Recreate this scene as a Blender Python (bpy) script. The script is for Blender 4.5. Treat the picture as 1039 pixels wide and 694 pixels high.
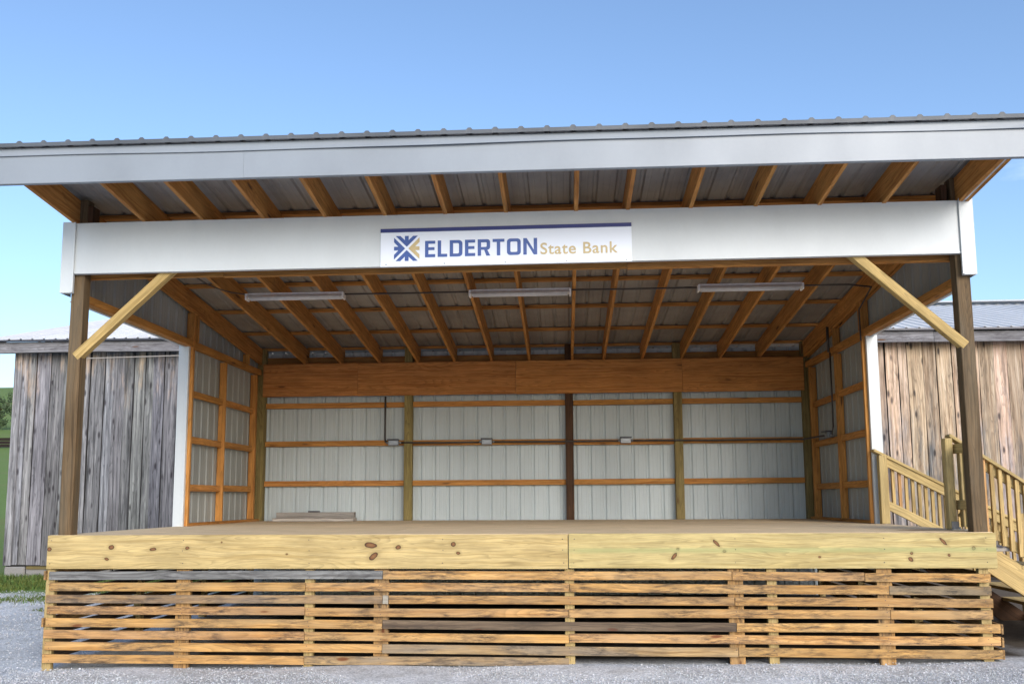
import bpy, bmesh, math, random
from mathutils import Vector, Matrix
random.seed(11)
R=math.radians
for o in list(bpy.data.objects): bpy.data.objects.remove(o)
S=bpy.context.scene; COL=S.collection
Z0=1.2            # height of the stage floor above the gravel; deck-relative z is used in the code

# ------------------------------------------------------------------ camera
cam=bpy.data.cameras.new('camera'); co=bpy.data.objects.new('camera',cam); COL.objects.link(co)
pi_,ya,ro=0.1186,-0.058,-0.0056
fw=Vector((math.sin(ya)*math.cos(pi_),math.cos(ya)*math.cos(pi_),math.sin(pi_)))
rt=Vector((math.cos(ya),-math.sin(ya),0)); up=rt.cross(fw)
r2=rt*math.cos(ro)+up*math.sin(ro); u2=-rt*math.sin(ro)+up*math.cos(ro)
M=Matrix((r2,u2,-fw)).transposed().to_4x4(); M.translation=Vector((0.5536,-8.5718,0.3211+Z0)); co.matrix_world=M
cam.sensor_width=36; cam.sensor_fit='HORIZONTAL'; cam.lens=906.88/1039*36; cam.shift_y=51.7/1039
cam.clip_end=5000; cam.clip_start=.1; S.camera=co
# ------------------------------------------------------------------ sky and sun
SUN_EL,SUN_AZ=R(25),R(157)
W=bpy.data.worlds.new('World'); S.world=W; W.use_nodes=True
nt=W.node_tree; N=nt.nodes; L=nt.links
bg=N['Background']; sky=N.new('ShaderNodeTexSky'); sky.sky_type='NISHITA'; sky.sun_disc=False
sky.sun_elevation=SUN_EL; sky.sun_rotation=SUN_AZ; sky.air_density=1.0; sky.dust_density=1.8; sky.ozone_density=3.0; sky.altitude=300
tc=N.new('ShaderNodeTexCoord'); mp=N.new('ShaderNodeMapping'); mp.inputs['Scale'].default_value=(1.2,1.2,4.0)
cn=N.new('ShaderNodeTexNoise'); cn.inputs['Scale'].default_value=2.6; cn.inputs['Detail'].default_value=7; cn.inputs['Roughness'].default_value=.55
cr=N.new('ShaderNodeValToRGB'); cr.color_ramp.elements[0].position=.64; cr.color_ramp.elements[1].position=.80
cr.color_ramp.elements[1].color=(.22,.22,.22,1)
mx=N.new('ShaderNodeMixRGB'); mx.inputs['Color2'].default_value=(8.5,8.8,9.2,1)
L.new(tc.outputs['Generated'],mp.inputs['Vector']); L.new(mp.outputs[0],cn.inputs['Vector']); L.new(cn.outputs['Fac'],cr.inputs[0])
L.new(cr.outputs[0],mx.inputs['Fac']); L.new(sky.outputs[0],mx.inputs['Color1']); L.new(mx.outputs[0],bg.inputs['Color'])
bg.inputs['Strength'].default_value=0.135
sl=bpy.data.lights.new('sun','SUN'); sl.energy=1.25; sl.angle=R(34); sl.color=(1,.955,.88)
so=bpy.data.objects.new('sun',sl); COL.objects.link(so)
sd=Vector((math.sin(SUN_AZ)*math.cos(SUN_EL),math.cos(SUN_AZ)*math.cos(SUN_EL),math.sin(SUN_EL)))
so.rotation_euler=sd.to_track_quat('Z','Y').to_euler(); so.location=(0,0,30)
S.view_settings.view_transform='Standard'; S.view_settings.look='None'; S.view_settings.gamma=1
S.view_settings.use_curve_mapping=False; S.view_settings.exposure=0.95
S.render.engine='CYCLES'; S.cycles.max_bounces=8; S.cycles.diffuse_bounces=5

# ------------------------------------------------------------------ materials
def newmat(n):
    m=bpy.data.materials.new(n); m.use_nodes=True; nt=m.node_tree
    return m,nt,nt.nodes['Principled BSDF']
def node(nt,t,**k):
    n=nt.nodes.new(t)
    for a,v in k.items():
        if a in n.inputs: n.inputs[a].default_value=v
        else: setattr(n,a,v)
    return n
def ramp(nt,src,stops):
    r=nt.nodes.new('ShaderNodeValToRGB'); e=r.color_ramp.elements
    while len(e)<len(stops): e.new(.5)
    for i,(p,c) in enumerate(stops):
        e[i].position=p; e[i].color=(*c,1) if len(c)==3 else c
    nt.links.new(src,r.inputs[0]); return r.outputs[0]
def g(v): return (v,v,v)
def mixc(nt,a,b,f,mode='MIX'):
    m=nt.nodes.new('ShaderNodeMixRGB'); m.blend_type=mode
    for s,x in (('Color1',a),('Color2',b),('Fac',f)):
        if isinstance(x,(int,float)): m.inputs[s].default_value=x
        elif isinstance(x,tuple): m.inputs[s].default_value=(*x,1)
        else: nt.links.new(x,m.inputs[s])
    return m.outputs[0]
def scalev(nt,src,sc,loc=(0,0,0)):
    m=nt.nodes.new('ShaderNodeMapping'); m.inputs['Scale'].default_value=sc; m.inputs['Location'].default_value=loc
    nt.links.new(src,m.inputs['Vector']); return m.outputs[0]
def noise(nt,vec,scale=1,detail=4,rough=.55,dist=0):
    n=node(nt,'ShaderNodeTexNoise',Scale=scale,Detail=detail,Roughness=rough,Distortion=dist); nt.links.new(vec,n.inputs['Vector']); return n.outputs['Fac']
def bump(nt,b,h,strength=.3,dist=.01):
    n=node(nt,'ShaderNodeBump',Strength=strength,Distance=dist); nt.links.new(h,n.inputs['Height']); nt.links.new(n.outputs[0],b.inputs['Normal'])

def wood(n,light,dark,knot=(.10,.045,.018),knots=.5,stain=None,stain_amt=0.,grey=None,grey_amt=0.,rough=.72,kscale=(1.5,7.5),rings=26.,grain=.75):
    """sawn timber: u of the UV map runs along the grain in metres"""
    m,nt,b=newmat(n)
    uv=node(nt,'ShaderNodeUVMap',uv_map='UVMap').outputs[0]
    # wander of the grain
    wob=noise(nt,scalev(nt,uv,(1.3,4,1)),1.0,2,.5)
    wv=nt.nodes.new('ShaderNodeCombineXYZ'); mm=node(nt,'ShaderNodeMath',operation='MULTIPLY_ADD'); nt.links.new(wob,mm.inputs[0]); mm.inputs[1].default_value=.09; mm.inputs[2].default_value=-.045
    nt.links.new(mm.outputs[0],wv.inputs[1]); va=node(nt,'ShaderNodeVectorMath',operation='ADD'); nt.links.new(uv,va.inputs[0]); nt.links.new(wv.outputs[0],va.inputs[1])
    guv=va.outputs[0]
    ring=noise(nt,scalev(nt,guv,(.7,38,1)),1,3,.6)
    fine=noise(nt,scalev(nt,guv,(5,300,1)),1,3,.7)
    cont=noise(nt,scalev(nt,guv,(.42,6.5,1),(7,3,0)),1,1.5,.45)
    fr=node(nt,'ShaderNodeMath',operation='MULTIPLY'); nt.links.new(cont,fr.inputs[0]); fr.inputs[1].default_value=rings
    fc=node(nt,'ShaderNodeMath',operation='FRACT'); nt.links.new(fr.outputs[0],fc.inputs[0])
    lines=ramp(nt,fc.outputs[0],[(0,g(1)),(.55,g(.93)),(.86,g(.66)),(.93,g(.60)),(1,g(1))])
    blot=noise(nt,scalev(nt,uv,(2.2,9,1),(3.1,7.7,0)),1,4,.6)
    c=ramp(nt,ring,[(.36,dark),(.5,tuple((l*.7+d*.3) for l,d in zip(light,dark))),(.62,light)])
    c=mixc(nt,c,ramp(nt,fine,[(.3,g(.72)),(.6,g(1.06))]),1,'MULTIPLY')
    c=mixc(nt,c,lines,grain,'MULTIPLY')
    c=mixc(nt,c,ramp(nt,blot,[(.35,g(.74)),(.65,g(1.10))]),.8,'MULTIPLY')
    at=node(nt,'ShaderNodeAttribute',attribute_name='tint')
    if grey:
        gm=noise(nt,scalev(nt,uv,(1.1,6,1),(9,2,0)),1,5,.65)
        ga=node(nt,'ShaderNodeMath',operation='MULTIPLY'); nt.links.new(ramp(nt,gm,[(.42,g(0)),(.62,g(1))]),ga.inputs[0]); ga.inputs[1].default_value=grey_amt
        c=mixc(nt,c,grey,ga.outputs[0])
    if stain:
        sm=noise(nt,scalev(nt,guv,(5.0,30,1),(1,5,0)),1,9,.80)
        reg=noise(nt,scalev(nt,uv,(1.6,3,1),(4,8,0)),1,2,.5)
        s2=mixc(nt,ramp(nt,sm,[(.45,g(0)),(.54,g(.6)),(.62,g(1))]),ramp(nt,reg,[(.40,g(0)),(.56,g(1))]),1,'MULTIPLY')
        sa=node(nt,'ShaderNodeMath',operation='MULTIPLY'); nt.links.new(s2,sa.inputs[0]); sa.inputs[1].default_value=stain_amt
        c=mixc(nt,c,stain,sa.outputs[0])
    # knots
    kv=scalev(nt,guv,(kscale[0],kscale[1],1))
    vo=node(nt,'ShaderNodeTexVoronoi',Scale=1.0,Randomness=1.0); nt.links.new(kv,vo.inputs['Vector'])
    # elongated knot: distance in v compressed
    sep=nt.nodes.new('ShaderNodeSeparateColor'); nt.links.new(vo.outputs['Color'],sep.inputs[0])
    pick=ramp(nt,sep.outputs[0],[(1-knots-.01,g(0)),(1-knots+.01,g(1))])
    kd=ramp(nt,vo.outputs['Distance'],[(.05,g(1)),(.11,g(.8)),(.15,g(0))])
    halo=ramp(nt,vo.outputs['Distance'],[(.06,g(1)),(.30,g(0))])
    c=mixc(nt,c,tuple(x*.6 for x in dark),mixc(nt,halo,mixc(nt,pick,g(.5),1,'MULTIPLY'),1,'MULTIPLY'))
    c=mixc(nt,c,knot,mixc(nt,kd,pick,1,'MULTIPLY'))
    c=mixc(nt,c,at.outputs['Color'],1,'MULTIPLY')
    nt.links.new(c,b.inputs['Base Color']); b.inputs['Roughness'].default_value=rough; b.inputs['Specular IOR Level'].default_value=.25
    bump(nt,b,mixc(nt,ring,fine,.6),.35,.004)
    return m
def metal_paint(n,col,rough=.42,dirt=.12,metallic=0.,spec=.5):
    m,nt,b=newmat(n); tc=nt.nodes.new('ShaderNodeTexCoord').outputs['Object']
    a=noise(nt,scalev(nt,tc,(1.1,1.1,.5)),1.2,5,.6); f=noise(nt,tc,38,3,.6)
    c=mixc(nt,col,tuple(x*(1-dirt*1.6) for x in col),ramp(nt,a,[(.38,g(0)),(.68,g(1))]))
    c=mixc(nt,c,ramp(nt,f,[(.3,g(.985)),(.7,g(1.01))]),1,'MULTIPLY')
    c=mixc(nt,c,node(nt,'ShaderNodeAttribute',attribute_name='tint').outputs['Color'],1,'MULTIPLY')
    nt.links.new(c,b.inputs['Base Color']); b.inputs['Metallic'].default_value=metallic; b.inputs['Specular IOR Level'].default_value=spec
    r=node(nt,'ShaderNodeMapRange'); nt.links.new(a,r.inputs[0]); r.inputs['To Min'].default_value=rough-.08; r.inputs['To Max'].default_value=rough+.12
    nt.links.new(r.outputs[0],b.inputs['Roughness']); bump(nt,b,noise(nt,scalev(nt,tc,(2,2,2)),1.2,1.5),.10,.02)
    return m
def plain(n,col,rough=.5,metallic=0.,var=.10):
    m,nt,b=newmat(n); tc=nt.nodes.new('ShaderNodeTexCoord').outputs['Object']
    c=mixc(nt,col,ramp(nt,noise(nt,tc,14,3),[(.3,g(1-var)),(.7,g(1+var*.6))]),1,'MULTIPLY')
    nt.links.new(c,b.inputs['Base Color']); b.inputs['Roughness'].default_value=rough; b.inputs['Metallic'].default_value=metallic
    return m
OR=(.60,.285,.078); ORD=(.41,.165,.037)
MAT=dict(
 frame=wood('spruce framing lumber',OR,ORD,knots=.35),
 beam=wood('laminated back beam',(.56,.25,.075),(.40,.155,.038),knots=.12),
 treated=wood('treated green pine',(.60,.445,.20),(.46,.325,.13),knot=(.12,.055,.02),knots=.30,rough=.68,kscale=(1.1,4.2)),
 treated_old=wood('weathered treated post',(.175,.112,.056),(.095,.060,.029),knots=.25,grey=(.14,.12,.085),grey_amt=.35),
 olive=wood('olive treated post',(.30,.235,.095),(.19,.14,.05),knots=.3),
 darkpost=wood('dark brown post',(.095,.045,.022),(.05,.025,.014),knots=.2),
 slat=wood('rough sawn skirt slat',(.66,.385,.145),(.44,.225,.07),knot=(.15,.05,.02),knots=.55,stain=(.065,.045,.032),stain_amt=1.0,grey=(.34,.24,.14),grey_amt=.5,kscale=(2.2,9)),
 slat_dirty=wood('stained skirt slat',(.50,.33,.16),(.30,.18,.08),knot=(.15,.055,.022),knots=.4,stain=(.06,.05,.045),stain_amt=1.0,grey=(.24,.19,.14),grey_amt=.8,kscale=(2.2,9)),
 slat_grey=wood('weathered grey skirt slat',(.27,.27,.285),(.14,.135,.14),knots=.3,stain=(.06,.055,.06),stain_amt=.8),
 slat_brown=wood('dark brown skirt slat',(.19,.135,.095),(.095,.065,.048),knot=(.10,.045,.03),knots=.5,stain=(.05,.04,.035),stain_amt=.7,kscale=(2.6,10)),
 deck=wood('plywood floor',(.84,.65,.41),(.72,.54,.33),knots=.08,grey=(.56,.46,.33),grey_amt=.25,rough=.9,grain=.3,kscale=(.6,1.2)),
 board_grey=wood('pale scrap board',(.50,.46,.42),(.33,.29,.26),knots=.2),
 white=metal_paint('white trim metal',(.585,.615,.625),.40,.05),
 fascia=metal_paint('light grey fascia metal',(.26,.285,.315),.38,.08),
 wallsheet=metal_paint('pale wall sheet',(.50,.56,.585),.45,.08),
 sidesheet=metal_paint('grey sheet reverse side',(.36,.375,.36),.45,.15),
 roofsheet=metal_paint('grey roof sheet',(.33,.315,.30),.5,.2),
 roofedge=metal_paint('dark roof sheet edge',(.10,.11,.125),.5,.2),
 barnroof=metal_paint('galvanised barn roof',(.70,.69,.68),.8,.06,0.,.08),
 conduit=plain('dark conduit',(.06,.052,.05),.5,.3),
 steel=plain('zinc box',(.24,.25,.27),.35,.6),
 steeldark=plain('dark box lid',(.06,.06,.075),.4,.3),
 lampwhite=plain('fixture enamel',(.86,.82,.78),.45),
 lampdark=plain('fixture lamp tube off',(.66,.64,.62),.35),
 signwhite=plain('sign panel white',(.74,.78,.86),.35,var=.006),
 navy=plain('navy print',(.018,.028,.16),.35),
 blue=plain('blue print',(.035,.085,.30),.35),
 gold=plain('tan gold print',(.52,.40,.20),.4),
 black=plain('dark void',(.02,.018,.016),.9),
)
def barnwood():
    m,nt,b=newmat('weathered barn plank')
    uv=node(nt,'ShaderNodeUVMap',uv_map='UVMap').outputs[0]
    ob=nt.nodes.new('ShaderNodeTexCoord').outputs['Object']
    at=node(nt,'ShaderNodeAttribute',attribute_name='tint').outputs['Color']
    grain=noise(nt,scalev(nt,uv,(.8,24,1)),1,6,.62,.6)
    fine=noise(nt,scalev(nt,uv,(4,240,1)),1,3,.6)
    blot=noise(nt,scalev(nt,uv,(1.0,5,1),(5,3,0)),1,5,.65)
    grey=ramp(nt,grain,[(.30,(.088,.086,.090)),(.5,(.225,.22,.228)),(.68,(.385,.375,.38))])
    warm=ramp(nt,grain,[(.30,(.31,.20,.13)),(.5,(.58,.425,.305)),(.68,(.73,.58,.455))])
    sx=nt.nodes.new('ShaderNodeSeparateXYZ'); nt.links.new(ob,sx.inputs[0])
    # tan towards the right; the weather-sheltered band under the eave stays tan
    hx=node(nt,'ShaderNodeMapRange'); nt.links.new(sx.outputs[0],hx.inputs[0]); hx.inputs['From Min'].default_value=-2.; hx.inputs['From Max'].default_value=5.; hx.inputs['To Min'].default_value=-.20; hx.inputs['To Max'].default_value=.17
    hz=node(nt,'ShaderNodeMapRange'); nt.links.new(sx.outputs[2],hz.inputs[0]); hz.inputs['From Min'].default_value=1.5; hz.inputs['From Max'].default_value=4.3; hz.inputs['To Min'].default_value=-.16; hz.inputs['To Max'].default_value=.17
    a1=node(nt,'ShaderNodeMath',operation='ADD'); nt.links.new(hx.outputs[0],a1.inputs[0]); nt.links.new(hz.outputs[0],a1.inputs[1])
    a2=node(nt,'ShaderNodeMath',operation='ADD'); nt.links.new(a1.outputs[0],a2.inputs[0]); nt.links.new(blot,a2.inputs[1])
    c=mixc(nt,grey,warm,ramp(nt,a2.outputs[0],[(.42,g(0)),(.66,g(1))]))
    c=mixc(nt,c,ramp(nt,fine,[(.3,g(.66)),(.6,g(1.08))]),1,'MULTIPLY')
    cont=noise(nt,scalev(nt,uv,(.45,5.5,1),(7,3,0)),1,2,.5); fr=node(nt,'ShaderNodeMath',operation='MULTIPLY'); nt.links.new(cont,fr.inputs[0]); fr.inputs[1].default_value=16
    fc=node(nt,'ShaderNodeMath',operation='FRACT'); nt.links.new(fr.outputs[0],fc.inputs[0])
    c=mixc(nt,c,ramp(nt,fc.outputs[0],[(0,g(1)),(.6,g(.9)),(.9,g(.55)),(1,g(1))]),.7,'MULTIPLY')
    blot2=noise(nt,scalev(nt,uv,(.8,9,1),(1,9,0)),1,6,.7)
    c=mixc(nt,c,ramp(nt,blot2,[(.34,g(.35)),(.5,g(1.0)),(.7,g(1.15))]),.85,'MULTIPLY')
    vo=node(nt,'ShaderNodeTexVoronoi',Scale=1.0); nt.links.new(scalev(nt,uv,(3.0,9,1)),vo.inputs['Vector'])
    sp=nt.nodes.new('ShaderNodeSeparateColor'); nt.links.new(vo.outputs['Color'],sp.inputs[0])
    k=mixc(nt,ramp(nt,vo.outputs['Distance'],[(.12,g(1)),(.27,g(0))]),ramp(nt,sp.outputs[0],[(.42,g(0)),(.47,g(1))]),1,'MULTIPLY')
    c=mixc(nt,c,(.035,.03,.034),mixc(nt,k,g(.85),1,'MULTIPLY'))
    c=mixc(nt,c,at,1,'MULTIPLY')
    nt.links.new(c,b.inputs['Base Color']); b.inputs['Roughness'].default_value=.85; b.inputs['Specular IOR Level'].default_value=.2
    bump(nt,b,grain,.5,.006); return m
#MATBARN
MAT['barn']=barnwood()
def ground_mat():
    m,nt,b=newmat('gravel yard and grass field')
    ob=nt.nodes.new('ShaderNodeTexCoord').outputs['Object']
    v1=node(nt,'ShaderNodeTexVoronoi',Scale=62.,Randomness=1.); nt.links.new(ob,v1.inputs['Vector'])
    sp=nt.nodes.new('ShaderNodeSeparateColor'); nt.links.new(v1.outputs['Color'],sp.inputs[0])
    peb=ramp(nt,sp.outputs[0],[(0,(.50,.51,.525)),(.35,(.68,.69,.705)),(.7,(.80,.81,.82)),(1,(.90,.90,.91))])
    peb=mixc(nt,peb,ramp(nt,v1.outputs['Distance'],[(.25,g(1)),(.62,g(.80))]),1,'MULTIPLY')
    big=noise(nt,ob,.55,5,.6); mid=noise(nt,ob,3.2,4,.6)
    peb=mixc(nt,peb,ramp(nt,big,[(.35,g(.80)),(.65,g(1.12))]),1,'MULTIPLY')
    peb=mixc(nt,peb,ramp(nt,mid,[(.36,(.80,.79,.77)),(.55,g(1.0))]),1,'MULTIPLY')
    soil_shade=mixc(nt,(.075,.06,.045),(.15,.125,.10),noise(nt,ob,9,5,.7))
    grass=mixc(nt,(.10,.16,.035),(.20,.28,.07),noise(nt,ob,6,5,.7))
    grass=mixc(nt,grass,(.20,.20,.07),ramp(nt,noise(nt,ob,.35,4,.6),[(.5,g(0)),(.7,g(.6))]))
    sx=nt.nodes.new('ShaderNodeSeparateXYZ'); nt.links.new(ob,sx.inputs[0])
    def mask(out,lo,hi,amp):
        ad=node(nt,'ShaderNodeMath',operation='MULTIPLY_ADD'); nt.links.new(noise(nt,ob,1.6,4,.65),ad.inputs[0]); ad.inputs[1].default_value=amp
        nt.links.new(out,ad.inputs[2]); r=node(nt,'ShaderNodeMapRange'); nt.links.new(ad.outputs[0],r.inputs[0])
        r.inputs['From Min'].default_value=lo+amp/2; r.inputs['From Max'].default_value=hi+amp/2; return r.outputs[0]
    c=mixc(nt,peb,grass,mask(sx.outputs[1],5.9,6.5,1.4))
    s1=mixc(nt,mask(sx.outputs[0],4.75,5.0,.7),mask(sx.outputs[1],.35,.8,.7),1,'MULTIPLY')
    c=mixc(nt,c,soil_shade,s1)  # dark soil beneath the stair, with the shade there put into the colour
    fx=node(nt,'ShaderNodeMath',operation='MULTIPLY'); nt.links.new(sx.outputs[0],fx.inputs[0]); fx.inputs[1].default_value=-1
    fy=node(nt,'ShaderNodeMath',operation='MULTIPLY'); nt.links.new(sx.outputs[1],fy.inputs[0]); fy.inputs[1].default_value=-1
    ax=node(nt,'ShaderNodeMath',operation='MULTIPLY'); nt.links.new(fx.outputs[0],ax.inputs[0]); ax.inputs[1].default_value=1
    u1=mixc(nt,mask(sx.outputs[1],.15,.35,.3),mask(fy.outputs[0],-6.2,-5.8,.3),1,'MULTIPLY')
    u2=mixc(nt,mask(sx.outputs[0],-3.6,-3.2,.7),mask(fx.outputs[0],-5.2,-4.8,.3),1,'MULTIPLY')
    c=mixc(nt,c,mixc(nt,soil_shade,g(.45),1,'MULTIPLY'),mixc(nt,u1,u2,1,'MULTIPLY'))  # shade under the stage painted into the ground, so the slat gaps look black
    c=mixc(nt,c,grass,mask(fx.outputs[0],17,19,3))
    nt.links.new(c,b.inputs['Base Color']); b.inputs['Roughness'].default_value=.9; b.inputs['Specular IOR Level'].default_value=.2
    bump(nt,b,mixc(nt,v1.outputs['Distance'],mid,.3),.45,.012); return m
def rim_mat():
    m=wood('treated rim board',(.60,.45,.205),(.47,.335,.135),knots=.0,rough=.68,grain=.6); nt=m.node_tree; b=nt.nodes['Principled BSDF']
    src=b.inputs['Base Color'].links[0].from_socket
    ob=nt.nodes.new('ShaderNodeTexCoord').outputs['Object']
    wob=node(nt,'ShaderNodeTexNoise',Scale=26.,Detail=3.); nt.links.new(ob,wob.inputs['Vector'])
    wsc=node(nt,'ShaderNodeVectorMath',operation='MULTIPLY_ADD'); nt.links.new(wob.outputs['Color'],wsc.inputs[0]); wsc.inputs[1].default_value=(.022,0,.014); wsc.inputs[2].default_value=(-.011,0,-.007)
    va=node(nt,'ShaderNodeVectorMath',operation='ADD'); nt.links.new(ob,va.inputs[0]); nt.links.new(wsc.outputs[0],va.inputs[1]); P=va.outputs[0]
    K=[(-4.459,-.132,.022,.020,0),(-3.839,-.115,.028,.022,0),(-3.882,-.227,.024,.014,.3),(-3.426,-.135,.034,.016,-.2),(-3.086,-.125,.022,.015,0),(-2.109,-.184,.013,.008,0),(-1.30,-.102,.062,.027,.1),(-1.27,-.206,.048,.026,-.7),(-1.034,-.122,.026,.020,0),(-.507,-.095,.026,.022,0),(-.46,-.178,.020,.015,.3),(1.565,-.21,.040,.016,-.9),(1.60,-.145,.014,.012,0),(1.959,-.093,.042,.014,.8),(2.03,-.165,.016,.013,0),(4.019,-.081,.046,.013,.8),(4.288,-.144,.018,.018,.3),(3.73,-.187,.014,.014,0),(3.718,-.241,.024,.018,.8),(4.064,-.206,.014,.012,.5),(-2.75,-.07,.01,.008,0),(2.9,-.22,.012,.01,0)]
    acc=None; halo=None
    for x,z,rx,rz,an in K:
        mp=node(nt,'ShaderNodeMapping',vector_type='TEXTURE'); mp.inputs['Location'].default_value=(x,0,z+Z0); mp.inputs['Rotation'].default_value=(0,an,0); mp.inputs['Scale'].default_value=(rx,1e3,rz)
        nt.links.new(P,mp.inputs['Vector']); ln=node(nt,'ShaderNodeVectorMath',operation='LENGTH'); nt.links.new(mp.outputs[0],ln.inputs[0])
        if acc is None: acc=ln.outputs['Value']
        else:
            mn=node(nt,'ShaderNodeMath',operation='MINIMUM'); nt.links.new(acc,mn.inputs[0]); nt.links.new(ln.outputs['Value'],mn.inputs[1]); acc=mn.outputs[0]
    sc=node(nt,'ShaderNodeMath',operation='MULTIPLY'); nt.links.new(acc,sc.inputs[0]); sc.inputs[1].default_value=.33
    c=mixc(nt,src,(.33,.24,.10),ramp(nt,sc.outputs[0],[(.30,g(.7)),(.75,g(0))]))
    c=mixc(nt,c,ramp(nt,sc.outputs[0],[(.0,(.24,.12,.05)),(.20,(.17,.075,.03)),(.27,(.075,.035,.018)),(.33,(.06,.03,.015))]),ramp(nt,sc.outputs[0],[(.31,g(1)),(.35,g(0))]))
    sx=nt.nodes.new('ShaderNodeSeparateXYZ'); nt.links.new(P,sx.inputs[0])
    band=ramp(nt,sx.outputs[2],[(0,g(0)),(1,g(0))])
    mr=node(nt,'ShaderNodeMapRange'); nt.links.new(sx.outputs[2],mr.inputs[0]); mr.inputs['From Min'].default_value=Z0-.33; mr.inputs['From Max'].default_value=Z0
    gx=ramp(nt,mr.outputs[0],[(.42,g(0)),(.50,g(1)),(.56,g(1)),(.62,g(0))]); rx_=node(nt,'ShaderNodeMapRange'); nt.links.new(sx.outputs[0],rx_.inputs[0]); rx_.inputs['From Min'].default_value=.5; rx_.inputs['From Max'].default_value=.7
    c=mixc(nt,c,(.30,.33,.14),mixc(nt,mixc(nt,gx,rx_.outputs[0],1,'MULTIPLY'),g(.55),1,'MULTIPLY'))
    nt.links.new(c,b.inputs['Base Color']); return m
MAT['rim']=rim_mat()
MAT['fencewood']=wood('dark fence timber',(.030,.020,.016),(.02,.014,.01),knots=.1)
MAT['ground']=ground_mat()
def stone_mat():
    m,nt,b=newmat('crushed limestone'); a=node(nt,'ShaderNodeAttribute',attribute_name='tint').outputs['Color']
    tc=nt.nodes.new('ShaderNodeTexCoord').outputs['Object']
    c=mixc(nt,(.72,.72,.72),a,1,'MULTIPLY'); c=mixc(nt,c,ramp(nt,noise(nt,tc,160,3),[(.3,g(.8)),(.7,g(1.15))]),1,'MULTIPLY')
    nt.links.new(c,b.inputs['Base Color']); b.inputs['Roughness'].default_value=.85; return m
MAT['stone']=stone_mat()
def leaf_mat(n,c1,c2):
    m,nt,b=newmat(n); a=node(nt,'ShaderNodeAttribute',attribute_name='tint').outputs['Color']
    tc=nt.nodes.new('ShaderNodeTexCoord').outputs['Object']
    c=mixc(nt,c1,c2,noise(nt,tc,3,3)); c=mixc(nt,c,a,1,'MULTIPLY'); nt.links.new(c,b.inputs['Base Color']); b.inputs['Roughness'].default_value=.7; return m
MAT['leaf']=leaf_mat('dark tree leaves',(.045,.075,.035),(.08,.12,.05))
MAT['grass']=leaf_mat('grass blades',(.05,.10,.02),(.14,.21,.05))

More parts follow.
